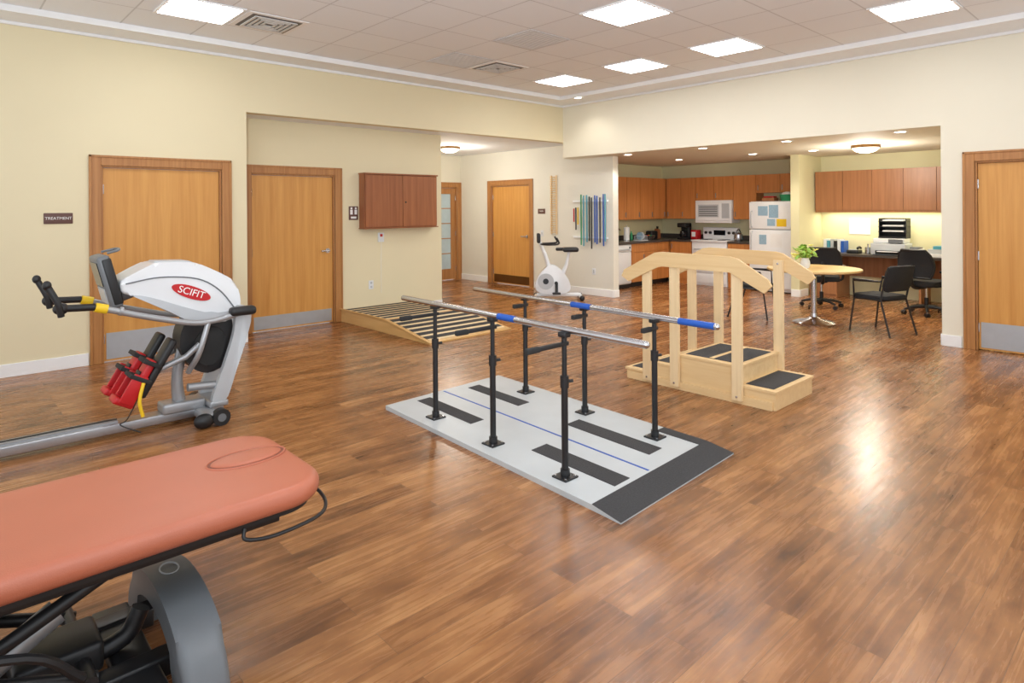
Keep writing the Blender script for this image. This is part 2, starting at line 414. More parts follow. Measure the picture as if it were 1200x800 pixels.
dome(10.45,3.4,HK,65); dome(7.47,9.85,HH,50)

# ------------------------------------------------------------------ wall items
m=M(); m.box(0.865,1.11,YL-0.012,YL,1.49,1.60,SIGN,r=0.006); s=m.done('room_sign')
text('sign_lettering','TREATMENT',0.04,(0.9875,YL-0.014,1.545),(math.pi/2,0,0),PAPER,s)
m=M(); m.box(4.52,4.67,YR-0.01,YR,1.46,1.66,SIGN,r=0.005)
for x in (4.56,4.63): m.cyl((x,YR-0.013,1.63),(x,YR-0.01,1.63),0.016,PAPER); m.box(x-0.02,x+0.02,YR-0.013,YR-0.01,1.54,1.61,PAPER)
m.box(4.55,4.64,YR-0.012,YR-0.01,1.48,1.51,PAPER); m.done('restroom_sign')
m=M(); x0,x1,y0=4.69,5.98,YR-0.16
m.box(x0,x1,y0,YR,1.34,2.13,CABW)
for a,b in ((x0+0.01,(x0+x1)/2-0.004),((x0+x1)/2+0.004,x1-0.01)): m.box(a,b,y0-0.02,y0,1.35,2.12,CABW)
m.cyl(((x0+x1)/2+0.05,y0-0.02,1.72),((x0+x1)/2+0.05,y0-0.035,1.72),0.012,BLK)
m.box(x0-0.01,x1+0.01,y0-0.03,YR,1.325,1.34,CABW); m.box(x0-0.01,x1+0.01,y0-0.03,YR,2.13,2.15,CABW)
m.done('wall_cabinet',bevel=0.003)
m=M(); m.box(4.84,4.92,YR-0.008,YR,0.42,0.55,WPL,r=0.003); m.box(4.865,4.895,YR-0.012,YR-0.008,0.50,0.53,LGPL); m.box(4.865,4.895,YR-0.012,YR-0.008,0.44,0.47,LGPL); m.done('wall_outlet')
m=M(); m.box(5.0,5.1,YR-0.02,YR,1.12,1.26,WPL,r=0.004); m.box(5.03,5.07,YR-0.026,YR-0.02,1.2,1.24,RED); m.tube([(5.05,YR-0.022,1.14),(5.05,YR-0.012,0.8),(5.05,YR-0.01,0.35)],0.003,PAPER,6); m.done('emergency_call_switch')
m=M(); m.box(X9-0.008,X9,8.83,8.91,1.05,1.17,WPL,r=0.003); m.box(X9-0.014,X9-0.008,8.86,8.88,1.09,1.13,LGPL); m.done('light_switch')
m=M(); m.box(X9-0.01,X9,8.78,8.98,1.5,1.6,SIGN,r=0.004); s=m.done('room_sign')
text('sign_lettering','OFFICE',0.035,(X9-0.012,8.88,1.55),(math.pi/2,0,-math.pi/2),PAPER,s)
m=M(); m.box(X9-0.008,X9,7.5,7.58,0.38,0.5,WPL,r=0.003); m.box(X9-0.012,X9-0.008,7.525,7.555,0.41,0.47,LGPL); m.done('wall_outlet')
m=M(); y=8.53
for dy in (-0.07,0.07): m.box(X9-0.03,X9,y+dy-0.012,y+dy+0.012,1.1,2.25,PINEZ)
for k in range(26): m.cyl((X9-0.045,y-0.07,1.14+k*0.043),(X9-0.045,y+0.07,1.14+k*0.043),0.008,PINE,seg=8); m.box(X9-0.045,X9-0.02,y-0.07,y-0.06,1.13+k*0.043,1.15+k*0.043,PINEZ)
m.done('finger_ladder')
m=M(); q=X9-0.004; m.box(q-0.03,q,7.2,8.02,1.72,1.755,WHITE); m.box(q-0.03,q,7.2,8.02,1.05,1.08,WHITE)
rods=[(7.98,RED,1.35,1.6),(7.93,BLK,1.2,1.62),(7.88,YEL,1.3,1.62),(7.80,GREEN,0.92,1.86),(7.74,TEAL,0.9,1.84),(7.66,TEAL,0.98,1.85),(7.60,RUB,1.0,1.82),(7.55,BLK,0.86,1.8),(7.47,BLUE,0.98,1.84),(7.42,BLUE,0.95,1.83),(7.35,BLK,0.98,1.8),(7.27,BLUE,0.92,1.86),(7.23,TEAL,1.0,1.86)]
for yy,cm,bt,tp in rods: m.cyl((q-0.048,yy,bt),(q-0.048,yy,tp),0.0125,cm,seg=12)
m.done('exercise_rod_rack')

# ------------------------------------------------------------------ striped ramp
m=M()
prof=[(8.38,0),(8.38,0.17),(7.19,0.17),(6.2,0.02),(6.2,0)]
m.prism(prof,'YZ',4.38,5.70,TANW)
def on(y): return 0.17 if y>=7.19 else 0.02+(y-6.2)/(0.99)*0.15
def slab(y,y2,h,mt):
    m.prism([(y,on(y)),(y,on(y)+h),(y2,on(y2)+h),(y2,on(y2))],'YZ',4.43,5.65,mt)
for ya,yb,n in ((8.34,7.22,7),(7.16,6.26,6)):
    st=(ya-yb)/n
    for k in range(n):
        y=ya-k*st; slab(y,y-st*0.6,0.006,GRIT); slab(y-st*0.62,y-st*0.98,0.005,SLAT)
m.prism([(8.38,0.172),(8.38,0.19),(7.19,0.19),(6.2,0.035),(6.2,0.02),(7.19,0.172)],'YZ',4.36,4.385,TANW)
m.done('training_ramp',bevel=0.003)

# ------------------------------------------------------------------ parallel bars
O=Vector((2.59,2.0)); ex=Vector((1.27,0.06))/1.27; ey=Vector((0.12,2.44))/2.44
SH=Matrix(((ex.x,ey.x,0,O.x),(ex.y,ey.y,0,O.y),(0,0,1,0),(0,0,0,1)))
m=M(); Wd,Ln,pz=1.27,2.45,0.032
m.prism([(Ln,0),(Ln,pz),(0.2,pz),(0.0,0.008),(0.0,0)],'YZ',0,Wd,BOARD,T=SH)
m.prism([(0.2,pz),(0.2,pz+0.003),(0.0,0.011),(0.0,0.008)],'YZ',0.0,Wd,GRIT,T=SH)
m.box(Wd-0.10,Wd,0.2,0.55,pz,pz+0.003,GRIT,T=SH)
for x0,x1,a,b in ((0.26,0.39,1.62,2.36),(0.26,0.41,0.24,0.95),(0.80,0.93,1.66,2.34),(0.78,0.93,0.35,1.1)): m.box(x0,x1,a,b,pz,pz+0.003,GRIT,T=SH)
m.box(0.575,0.59,0.22,2.42,pz,pz+0.002,BLUE,T=SH)
for px,hb,posts,side in ((2.79,0.90,((2.83,3.93),(2.79,3.22),(2.75,2.53)),0),(3.72,0.865,((3.78,3.93),(3.73,3.22),(3.675,2.54)),1)):
    for (x,yy) in posts:
        m.box(x-0.055,x+0.055,yy-0.055,yy+0.055,pz,pz+0.01,BLKM)
        for dx in (-0.04,0.04):
            for dy in (-0.04,0.04): m.cyl((x+dx,yy+dy,pz+0.01),(x+dx,yy+dy,pz+0.016),0.008,CHR,seg=8)
        m.cyl((x,yy,pz),(x,yy,pz+0.05),0.028,BLKM); m.cyl((x,yy,pz+0.05),(x,yy,0.6),0.020,BLKM)
        m.cyl((x,yy,0.56),(x,yy,0.63),0.026,BLKM); m.cyl((x,yy,0.6),(x,yy,hb-0.08),0.015,BLKM)
        m.cyl((x,yy,0.595),(x+0.05,yy-0.02,0.595),0.010,BLKM)
        bl=0.30 if side==0 else 0.13
        m.box(x-bl,x+0.03,yy-0.013,yy+0.013,hb-0.095,hb-0.07,BLKM,r=0.004)
        m.box(x-bl-0.01,x-bl+0.09,yy-0.016,yy+0.016,hb-0.10,hb-0.066,RUB,r=0.008)
        m.cyl((x,yy,hb-0.08),(x,yy,hb-0.015),0.016,BLKM); m.box(x-0.028,x+0.028,yy-0.03,yy+0.03,hb-0.045,hb-0.012,BLKM,r=0.008)
def bar(p0,p1,h,tapes):
    p0=Vector((*p0,h)); p1=Vector((*p1,h)); m.cyl(p0,p1,0.0205,CHR,seg=24)
    for a,b in tapes: m.cyl(p0.lerp(p1,a),p0.lerp(p1,b),0.022,BLUE,seg=24)
    for p,qq in ((p0,p1),(p1,p0)): m.ell(p,(0.0205,0.0205,0.0205),CHR)
bar((2.816,4.34),(2.746,1.95),0.90,((0.5,0.57),))
bar((3.745,4.57),(3.624,2.04),0.865,((0.5,0.58),(0.89,0.995)))
m.done('parallel_bars')

# ------------------------------------------------------------------ training stairs
m=M(); X0,X1=4.90,5.60
steps=[(3.42,3.70,0.10),(3.12,3.42,0.20),(2.56,3.12,0.31),(2.26,2.56,0.155)]
for a,b,h in steps:
    m.box(X0,X1,a,b,0,h-0.02,PINE); m.box(X0-0.012,X1+0.012,a-0.012 if a<2.6 else a,b+0.012,h-0.02,h,PINE)
    m.box(X0+0.05,X1-0.05,a+0.035,b-0.03,h,h+0.004,GRIT)
m.box(X0+0.05,X1-0.05,2.82,2.86,0.3145,0.317,PINE)
m.box(X0-0.02,X0,2.28,3.68,0,0.07,PINE)
def rail(x0,x1,post0,post1):
    prof=[(3.70,0.97),(3.67,1.03),(3.33,1.205),(3.26,1.215),(2.60,1.205),(2.53,1.19),(2.28,1.04),(2.25,0.99),(2.31,0.93),(2.60,1.075),(3.24,1.085),(3.30,1.075),(3.62,0.925)]
    m.prism(prof,'YZ',x0,x1,PINE)
    for yy in (3.44,3.15,2.56):
        m.box(post0,post1,yy-0.042,yy+0.042,0.03,1.13,PINEZ)
        for z in (1.10,0.06): m.cyl((post0-0.004,yy,z),(post1+0.004,yy,z),0.01,CHR,seg=10)
rail(X0-0.075,X0-0.05,X0-0.05,X0-0.012)
rail(X1+0.05,X1+0.075,X1+0.012,X1+0.05)
m.done('training_stairs',bevel=0.004,ang=12)

# ------------------------------------------------------------------ exercise bike
m=M()
m.tube([(0.36,-0.22,0.05),(0.36,0.22,0.05)],0.035,WPL,14); m.tube([(-0.42,-0.22,0.05),(-0.42,0.22,0.05)],0.035,WPL,14)
for x in (0.36,-0.42):
    for yy in (-0.22,0.22): m.ell((x,yy,0.05),(0.045,0.04,0.05),BLK)
m.box(-0.42,0.36,-0.035,0.035,0.06,0.12,WPL,r=0.015)
cow=spline([(0.36,0.16),(0.36,0.36),(0.22,0.55),(0.08,0.62),(-0.1,0.5),(-0.22,0.3),(-0.2,0.14),(0.1,0.1)])
m.prism(cow,'XZ',-0.075,0.075,WPL,r=0.02)
m.cyl((0.2,-0.085,0.33),(0.2,0.085,0.33),0.14,LGPL,seg=32); m.cyl((0.2,-0.09,0.33),(0.2,0.09,0.33),0.05,BLK)
m.tube([(0.12,0,0.5),(0.2,0,0.78),(0.3,0,1.02)],[0.045,0.035,0.03],WPL,14)
m.box(0.29,0.35,-0.12,0.12,1.0,1.17,BLK,T=None,r=0.02); m.box(0.283,0.29,-0.08,0.08,1.04,1.14,LGPL)
for sg in (-1,1):
    m.tube([(0.28,0,0.98),(0.24,sg*0.15,0.98),(0.12,sg*0.24,0.98),(-0.02,sg*0.25,1.0),(0.02,sg*0.25,1.1)],0.016,BLK,10,smooth=5)
    m.cyl((0.02,sg*0.09,0.3),(0.02,sg*0.11,0.3),0.03,BLK)
    m.box(-0.01,0.04,sg*0.11-0.01,sg*0.11+0.01,0.3-0.17*(sg>0),0.3+0.17*(sg<0),BLK)
    m.box(-0.05,0.09,sg*0.17-0.05,sg*0.17+0.05,0.3-0.17*sg-0.015,0.3-0.17*sg+0.015,BLK,r=0.008)
m.tube([(-0.08,0,0.4),(-0.17,0,0.62),(-0.22,0,0.86)],[0.045,0.03,0.025],WPL,12)
m.box(-0.38,-0.1,-0.12,0.12,0.84,0.92,BLK,r=0.035); m.box(-0.2,0.02,-0.05,0.05,0.86,0.915,BLK,r=0.025)
m.done('exercise_bike',loc=(8.15,7.66,0),rotz=math.radians(137))

# ------------------------------------------------------------------ recumbent stepper
m=M(); yc=5.30
m.box(-0.9,1.72,yc-0.07,yc+0.07,0.03,0.10,ALU,r=0.01)
m.box(-0.9,1.0,yc-0.04,yc+0.04,0.10,0.115,SILV)
m.box(-0.9,1.0,yc-0.012,yc+0.012,0.115,0.12,BLK)
m.box(1.5,1.62,yc-0.3,yc+0.3,0.03,0.10,SILV,r=0.02)
for sg in (-1,1):
    m.cyl((1.62,yc+sg*0.30-0.03,0.062),(1.62,yc+sg*0.30+0.03,0.062),0.062,BLK,seg=28)
    m.cyl((1.62,yc+sg*0.30-0.032,0.062),(1.62,yc+sg*0.30+0.032,0.062),0.03,GPL,seg=20)
    m.ell((1.5,yc+sg*0.30,0.055),(0.07,0.05,0.055),BLK)
m.cyl((-0.5,yc-0.2,0.04),(-0.5,yc+0.2,0.04),0.035,BLK)
for sg in (-1,1):
    leg=spline([(1.80,0.86),(1.90,0.80),(1.86,0.60),(1.78,0.36),(1.70,0.14),(1.61,0.12),(1.61,0.20),(1.69,0.42),(1.76,0.64)],5)
    m.prism(leg,'XZ',yc+sg*0.15-0.025,yc+sg*0.15+0.025,LGPL,r=0.012)
m.tube([(1.42,yc,0.09),(1.40,yc,0.35),(1.46,yc,0.66)],[0.05,0.04,0.04],SILV,14,smooth=6)
m.box(1.28,1.58,yc-0.09,yc+0.09,0.09,0.17,SILV,r=0.02)
m.box(1.58,1.72,yc-0.18,yc+0.18,0.10,0.15,SILV,r=0.015)
m.tube([(1.44,yc-0.12,0.28),(1.7,yc-0.12,0.26)],0.03,SILV)
drv=spline([(1.42,0.74),(1.40,0.56),(1.5,0.40),(1.64,0.36),(1.74,0.46),(1.78,0.66),(1.74,0.82),(1.55,0.86)])
m.prism(drv,'XZ',yc-0.10,yc+0.10,BLK,r=0.02)
m.prism(spline([(1.5,0.62),(1.5,0.48),(1.62,0.41),(1.70,0.5),(1.71,0.66),(1.6,0.72)]),'XZ',yc-0.11,yc+0.11,RUB,r=0.01)
cow=[(1.02,1.03),(1.00,1.10),(1.03,1.14),(1.17,1.215),(1.25,1.235),(1.45,1.225),(1.53,1.205),(1.72,1.10),(1.79,1.03),(1.82,0.90),(1.80,0.80),(1.74,0.755),(1.62,0.76),(1.46,0.80),(1.34,0.88),(1.16,0.985)]
m.prism(spline(cow,3),'XZ',yc-0.16,yc+0.16,WPL,r=0.028,seg=3)
gr=spline([(1.06,1.02),(1.2,0.985),(1.4,0.90),(1.6,0.83),(1.77,0.83),(1.76,0.775),(1.62,0.75),(1.46,0.78),(1.32,0.865),(1.16,0.96)],4)
m.prism(gr,'XZ',yc-0.168,yc+0.168,LGPL,r=0.01)
m.tube([(1.03,yc-0.163,1.10),(1.25,yc-0.164,1.13),(1.5,yc-0.164,1.10),(1.66,yc-0.163,1.0),(1.78,yc-0.163,0.84)],0.005,GPL,6,smooth=5)
m.prism([(1.18,1.21),(1.24,1.245),(1.46,1.235),(1.56,1.19)],'XZ',yc-0.1,yc+0.1,LGPL,r=0.008)
lg=spline([(1.46+0.135*math.cos(t*math.pi/6),1.0+0.05*math.sin(t*math.pi/6)-0.38*0.135*math.cos(t*math.pi/6)) for t in range(12)],3)
m.prism(lg,'XZ',yc-0.168,yc+0.1,RED)
C=RT((0.95,yc,1.12),ry=math.radians(-14))
m.box(-0.05,0.03,-0.15,0.15,-0.19,0.19,GPL,T=C,r=0.02); m.box(-0.056,-0.05,-0.12,0.12,-0.02,0.15,DKGL,T=C); m.box(-0.055,-0.05,-0.11,0.11,-0.15,-0.04,LGPL,T=C)
m.box(-0.03,0.035,-0.155,0.155,-0.17,0.17,BLK,T=C,r=0.015)
m.tube([(1.0,yc,1.0),(1.12,yc,1.04)],0.05,GPL)
m.tube([(0.93,yc-0.1,1.32),(1.0,yc-0.1,1.34),(1.02,yc+0.1,1.34),(0.93,yc+0.1,1.32)],0.009,GPL,smooth=4)
for sg in (-1,1):
    ya=yc+sg*0.26
    m.cyl((1.80,yc,0.84),(1.80,ya,0.84),0.03,SILV)
    m.box(1.70,1.90,ya-0.045,ya+0.045,0.80,0.87,BLK,r=0.03)
    m.tube([(1.78,ya,0.82),(1.5,ya,0.78),(1.2,ya,0.85),(0.86,ya,0.96)],0.022,SILV,12,smooth=6)
    m.tube([(1.55,ya,0.78),(1.48,ya,0.55),(1.44,yc+sg*0.14,0.40)],0.02,SILV,12,smooth=6)
    m.cyl((0.90,ya,0.948),(0.83,ya,0.968),0.032,YEL); m.cyl((0.97,ya,0.928),(0.99,ya,0.922),0.03,SILV)
    m.tube([(0.83,ya,0.97),(0.66,ya,0.98),(0.62,ya+0.0,0.99)],0.024,BLK,12,smooth=4)
    m.ell((0.64,ya,0.98),(0.045,0.035,0.04),BLK)
    m.tube([(0.64,ya-0.02,0.93),(0.62,ya-0.03,1.02),(0.57,ya-0.02,1.13)],0.02,BLK,12,smooth=4); m.ell((0.565,ya-0.02,1.14),(0.026,0.026,0.03),BLK)
for sg in (-1,1):
    yp=yc+sg*0.15
    F=RT((1.15,yp,0.45),ry=math.radians(30))
    m.box(-0.035,0.02,-0.065,0.065,-0.22,0.10,RED,T=F,r=0.015)
    m.box(-0.05,-0.035,-0.04,0.04,-0.2,0.0,BLK,T=F,r=0.004)
    m.box(-0.11,0.03,-0.075,0.075,-0.25,-0.20,RED,T=F,r=0.015)
    m.box(0.02,0.075,-0.07,0.07,-0.16,0.28,BLK,T=F,r=0.02)
    m.box(-0.08,0.02,-0.085,-0.065,-0.23,-0.02,RED,T=F,r=0.006); m.box(-0.08,0.02,0.065,0.085,-0.23,-0.02,RED,T=F,r=0.006)
    m.box(-0.10,0.05,-0.09,0.09,-0.06,-0.03,RUB,T=F,r=0.006); m.box(-0.07,0.05,-0.085,0.085,0.06,0.09,RUB,T=F,r=0.006)
    m.tube([(1.22,yp,0.45),(1.42,yp,0.52),(1.52,yp,0.6)],0.022,SILV,10)
    m.tube([(1.12,yp-0.09,0.40),(1.09,yp-0.11,0.28),(1.11,yp-0.11,0.17)],0.012,YEL,8,smooth=4)
m.tube([(1.1,yc-0.2,0.3),(1.03,yc-0.18,0.15),(1.0,yc-0.12,0.1),(1.12,yc-0.16,0.03)],0.004,BLK,6,smooth=5)
st=m.done('recumbent_stepper')
text('logo_lettering','SCIFIT',0.072,(1.46,yc-0.170,1.0),(math.pi/2,math.radians(21),0),PAPER,st)

# ------------------------------------------------------------------ treatment table
m=M(); t0,t1=0.535,0.62
x0,x1,y0,y1=-1.1,1.12,2.2,2.92
rings=[]
R=0.038
for k in range(0,7):
    a=math.radians(-90+90*k/6); ins=R*(1-math.cos(a)); rings.append([(x,y,t0+R+R*math.sin(a)) for x,y in rrect(x0+ins,x1-ins,y0+ins,y1-ins,0.17-ins,12)])
for k in range(0,7):
    a=math.radians(90*k/6); ins=R*(1-math.cos(a)); rings.append([(x,y,t1-0.003-R+R*math.sin(a)) for x,y in rrect(x0+ins,x1-ins,y0+ins,y1-ins,0.17-ins,12)])
for ins,z in ((0.07,t1-0.0012),(0.11,t1)): rings.append([(x,y,z) for x,y in rrect(x0+ins,x1-ins,y0+ins,y1-ins,0.17-ins*0.8,12)])
m.loft(rings,VINYL)
m.prism(rrect(-1.06,1.08,2.24,2.88,0.13,8),'XY',t0-0.02,t0+0.002,BLK)
# padded face-hole plug sitting in a dark seam
def ov(rx,ry,z): return [(0.94+rx*math.cos(k*math.pi/24),2.60+ry*math.sin(k*math.pi/24),z) for k in range(48)]
m.tube(ov(0.152,0.087,t1+0.0005),0.0045,VINYL,8,closed=True)
m.prism([(p[0],p[1]) for p in ov(0.149,0.084,0)],'XY',t1-0.004,t1+0.0015,VINYLD)
m.loft([ov(0.137,0.072,t1-0.002),ov(0.136,0.071,t1+0.004),ov(0.128,0.064,t1+0.008),ov(0.10,0.045,t1+0.010)],VINYL)
for yy in (2.32,2.80): m.box(-1.0,0.95,yy-0.02,yy+0.02,t0-0.065,t0-0.02,BLKM,r=0.004)
for xx in (-0.9,-0.1,0.55,0.9): m.box(xx-0.02,xx+0.02,2.32,2.80,t0-0.06,t0-0.025,BLKM)
m.tube([(0.80,2.24,t0-0.02),(0.80,2.22,t0-0.05),(0.9,2.21,t0-0.065),(1.07,2.24,t0-0.065),(1.14,2.32,t0-0.06),(1.14,2.42,t0-0.035),(1.07,2.45,t0-0.015)],0.007,BLKM,8,smooth=5)
for yy in (2.34,2.74):
    m.tube([(0.42,yy,0.48),(-0.35,yy,0.14)],0.022,BLKM,10); m.tube([(-0.45,yy,0.48),(0.38,yy,0.16)],0.022,BLKM,10)
m.cyl((0.42,2.32,0.48),(0.42,2.78,0.48),0.02,BLKM); m.cyl((0.36,2.3,0.17),(0.36,2.78,0.17),0.022,BLKM)
m.tube([(0.50,2.52,0.46),(0.28,2.48,0.33)],0.022,CHR,14); m.tube([(0.30,2.48,0.34),(-0.05,2.42,0.16)],0.04,SILV,16); m.ell((0.5,2.52,0.46),(0.05,0.05,0.035),BLK)
m.box(-0.85,0.62,2.34,2.42,0.06,0.13,BLKM,r=0.01); m.box(-0.85,0.62,2.66,2.74,0.06,0.13,BLKM,r=0.01)
m.tube([(-0.1,2.3,0.40),(0.2,2.26,0.35),(0.34,2.3,0.2)],0.014,BLK,8,smooth=5)
m.box(0.18,0.42,2.42,2.62,0.12,0.22,BLK,r=0.02)
for xc,sg in ((0.64,1),(-0.80,-1)):
    n=20; oarc=[];iarc=[]
    for k in range(n+1):
        a=math.pi*k/n; ca,sa=math.cos(a),math.sin(a)
        oarc.append((2.50+0.40*ca,0.0+0.31*sa**0.75)); iarc.append((2.50+0.30*ca,0.0+0.225*sa**0.8))
    m.prism(oarc+iarc[::-1],'YZ',xc-0.065,xc+0.075,GPL,r=0.03,seg=5)
    for yy in (2.18,2.82):
        m.cyl((xc-0.15*sg,yy,0.04),(xc-0.10*sg,yy,0.04),0.04,BLK,seg=24)
    m.box(xc-0.2,xc-0.08,2.2,2.8,0.07,0.12,BLKM,r=0.01)
    m.cyl((xc-0.16,2.36,0.05),(xc-0.12,2.36,0.05),0.05,BLK,seg=24)
    m.tube([(xc-0.1,2.5,0.24),(xc-0.15,2.5,0.16),(xc-0.3,2.5,0.13)],0.03,BLKM,12,smooth=4)
m.tube([(0.645+0.03*math.cos(k*math.pi/8),2.56+0.045*math.sin(k*math.pi/8),0.309) for k in range(16)],0.003,LGPL,6,closed=True)
m.done('treatment_table')

# ------------------------------------------------------------------ kitchen
def fronts_y(m,x,ys,z0,z1,mt,hd=True,top=False,dep=0.018):
    for a,b in ys:
        m.box(x-dep,x,min(a,b)+0.004,max(a,b)-0.004,z0+0.004,z1-0.004,mt)
        if hd:
            zz=z0+0.1 if not top else z1-0.1
            m.box(x-dep-0.02,x-dep,max(a,b)-0.05,max(a,b)-0.04,zz-0.05,zz+0.05,ALU)
def fronts_x(m,y,xs,z0,z1,mt,hd=True,top=False,dep=0.018):
    for a,b in xs:
        m.box(a+0.004,b-0.004,y-dep,y,z0+0.004,z1-0.004,mt)
        if hd:
            zz=z0+0.1 if not top else z1-0.1
            m.box(b-0.05,b-0.04,y-dep-0.02,y-dep,zz-0.05,zz+0.05,ALU)
m=M()
m.box(9.2,9.8,7.72,8.29,0.1,0.88,CABL); fronts_x(m,7.72,[(9.2,9.8)],0.1,0.88,CABL); m.box(9.2,9.8,7.78,8.29,0,0.1,BLK); m.done('kitchen_base_cabinet')
m=M()
m.box(10.42,12.34,7.74,8.29,0.1,0.88,CABL); m.box(10.42,11.8,7.8,8.29,0,0.1,BLK)
fronts_x(m,7.74,[(10.42,10.86),(10.86,11.3),(11.3,11.74)],0.7,0.88,CABL,hd=False)
fronts_x(m,7.74,[(10.42,10.86),(10.86,11.3),(11.3,11.74)],0.1,0.7,CABL,top=True); m.done('kitchen_base_cabinet')
m=M(); m.box(11.77,12.34,7.2,7.7,0.0,0.88,CABL); fronts_y(m,11.77,[(7.2,7.7)],0.1,0.88,CABL,top=True); m.done('kitchen_base_cabinet')
m=M(); m.box(11.77,12.34,5.9,6.37,0.0,0.88,CABL); fronts_y(m,11.77,[(5.9,6.37)],0.1,0.7,CABL,top=True); fronts_y(m,11.77,[(5.9,6.37)],0.7,0.88,CABL,hd=False); m.done('kitchen_base_cabinet')
m=M(); m.box(9.2,12.34,7.69,8.29,0.881,0.92,CTR); m.done('countertop')
m=M(); m.box(11.74,12.34,7.2,7.689,0.881,0.92,CTR); m.done('countertop')
m=M(); m.box(11.74,12.34,5.88,6.37,0.881,0.92,CTR); m.done('countertop')
m=M(); m.box(9.2,12.34,8.28,8.298,0.92,1.02,CTR); m.done('trim_backsplash_left')
m=M(); m.box(12.33,12.348,5.88,6.37,0.92,1.02,CTR); m.box(12.33,12.348,7.2,8.27,0.92,1.02,CTR); m.done('trim_backsplash_back')
m=M()
m.box(9.2,12.34,7.99,8.29,1.36,2.24,CABL); fronts_x(m,7.99,[(9.2+k*0.465,9.2+(k+1)*0.465) for k in range(6)],1.36,2.24,CABL); m.done('kitchen_wall_cabinet')
m=M()
m.box(12.03,12.34,7.24,7.96,1.36,2.24,CABL); fronts_y(m,12.03,[(7.24,7.6),(7.6,7.96)],1.36,2.24,CABL); m.done('kitchen_wall_cabinet')
m=M(); m.box(12.03,12.34,6.38,7.24,1.75,2.24,CABL); fronts_y(m,12.03,[(6.38,6.81),(6.81,7.24)],1.75,2.24,CABL); m.done('kitchen_wall_cabinet')
m=M(); m.box(12.03,12.34,5.9,6.38,1.36,2.24,CABL); fronts_y(m,12.03,[(5.9,6.38)],1.36,2.24,CABL); m.done('kitchen_wall_cabinet')
m=M(); m.box(12.03,12.34,4.95,5.9,1.88,2.24,CABL); fronts_y(m,12.03,[(4.95,5.42),(5.42,5.9)],1.88,2.24,CABL); m.done('kitchen_wall_cabinet')
m=M(); m.box(9.81,10.40,7.74,8.28,0.08,0.87,APPL,r=0.006); m.box(9.82,10.39,7.715,7.74,0.1,0.72,APPL,r=0.008); m.box(9.82,10.39,7.71,7.74,0.73,0.87,APPL,r=0.006)
m.box(9.9,10.3,7.69,7.705,0.76,0.785,LGPL); m.cyl((10.33,7.71,0.81),(10.33,7.70,0.81),0.02,GPL); m.box(9.83,10.38,7.76,8.0,0,0.08,BLK); m.done('dishwasher')
m=M(); m.box(11.76,12.32,6.39,7.18,0.0,0.90,APPL,r=0.006); m.box(11.73,12.32,6.385,7.185,0.90,0.93,APPL,r=0.006)
m.box(11.735,11.76,6.42,7.15,0.27,0.78,APPL,r=0.008); m.box(11.73,11.736,6.52,7.05,0.4,0.66,DKGL); m.tube([(11.735,6.48,0.74),(11.70,6.48,0.74),(11.70,7.09,0.74),(11.735,7.09,0.74)],0.01,LGPL)
m.box(11.74,11.76,6.42,7.15,0.05,0.24,APPL,r=0.006)
m.box(12.2,12.32,6.39,7.18,0.93,1.18,APPL,r=0.02); m.box(12.19,12.2,6.66,6.92,1.02,1.12,DKGL)
for yy in (6.47,6.57,7.0,7.1): m.cyl((12.2,yy,1.07),(12.17,yy,1.07),0.028,BLK)
for xx,yy in ((11.9,6.58),(11.9,6.98),(12.08,6.58),(12.08,6.98)):
    m.cyl((xx,yy,0.93),(xx,yy,0.937),0.085,BLK,seg=28); m.cyl((xx,yy,0.937),(xx,yy,0.94),0.05,GPL,seg=20)
m.done('kitchen_range')
m=M(); m.box(11.97,12.34,6.40,7.22,1.28,1.748,APPL,r=0.008); m.box(11.955,11.97,6.42,7.20,1.33,1.72,APPL,r=0.006)
m.box(11.95,11.956,6.68,7.14,1.40,1.66,LGPL); m.box(11.95,11.956,6.44,6.60,1.38,1.68,LGPL); m.box(11.94,11.956,6.63,6.65,1.36,1.7,APPL)
for k in range(5): m.box(11.948,11.952,6.70,7.12,1.42+k*0.045,1.44+k*0.045,GPL)
m.done('microwave_oven')
m=M(); fy0,fy1=5.03,5.84
m.box(11.66,12.33,fy0,fy1,0.02,1.71,APPL,r=0.012); m.box(11.60,11.655,fy0,fy1,0.08,1.17,APPL,r=0.015); m.box(11.60,11.655,fy0,fy1,1.185,1.70,APPL,r=0.015)
m.tube([(11.6,fy1-0.06,1.22),(11.56,fy1-0.06,1.25),(11.56,fy1-0.06,1.5),(11.6,fy1-0.06,1.53)],0.011,LGPL,smooth=3); m.tube([(11.6,fy1-0.06,0.75),(11.56,fy1-0.06,0.78),(11.56,fy1-0.06,1.1),(11.6,fy1-0.06,1.14)],0.011,LGPL,smooth=3)
for (a,b,z0,z1,mt) in ((5.1,5.25,1.42,1.62,PAPER),(5.27,5.45,1.4,1.64,PAPERB),(5.47,5.66,1.44,1.62,PAPERB),(5.12,5.3,1.24,1.38,YEL),(5.33,5.48,1.25,1.38,PAPERB),(5.2,5.42,0.85,1.1,PAPER),(5.5,5.64,0.9,1.08,PAPERB)): m.box(11.597,11.6,a,b,z0,z1,mt)
m.box(11.68,12.3,fy0+0.03,fy1-0.03,0,0.02,BLK); m.done('refrigerator')
m=M(); m.lathe([(0.0,0),(0.11,0),(0.14,0.12),(0.145,0.125),(0.13,0.125),(0.1,0.012),(0,0.012)],(11.83,5.2,1.711),GREEN); m.ell((11.83,5.2,1.83),(0.11,0.11,0.06),PAPER); m.done('basket')
m=M(); m.box(11.75,11.95,5.42,5.66,1.711,1.78,CABR,r=0.01); m.box(11.77,11.93,5.44,5.64,1.78,1.81,RED,r=0.01); m.done('storage_box')
Z=0.921
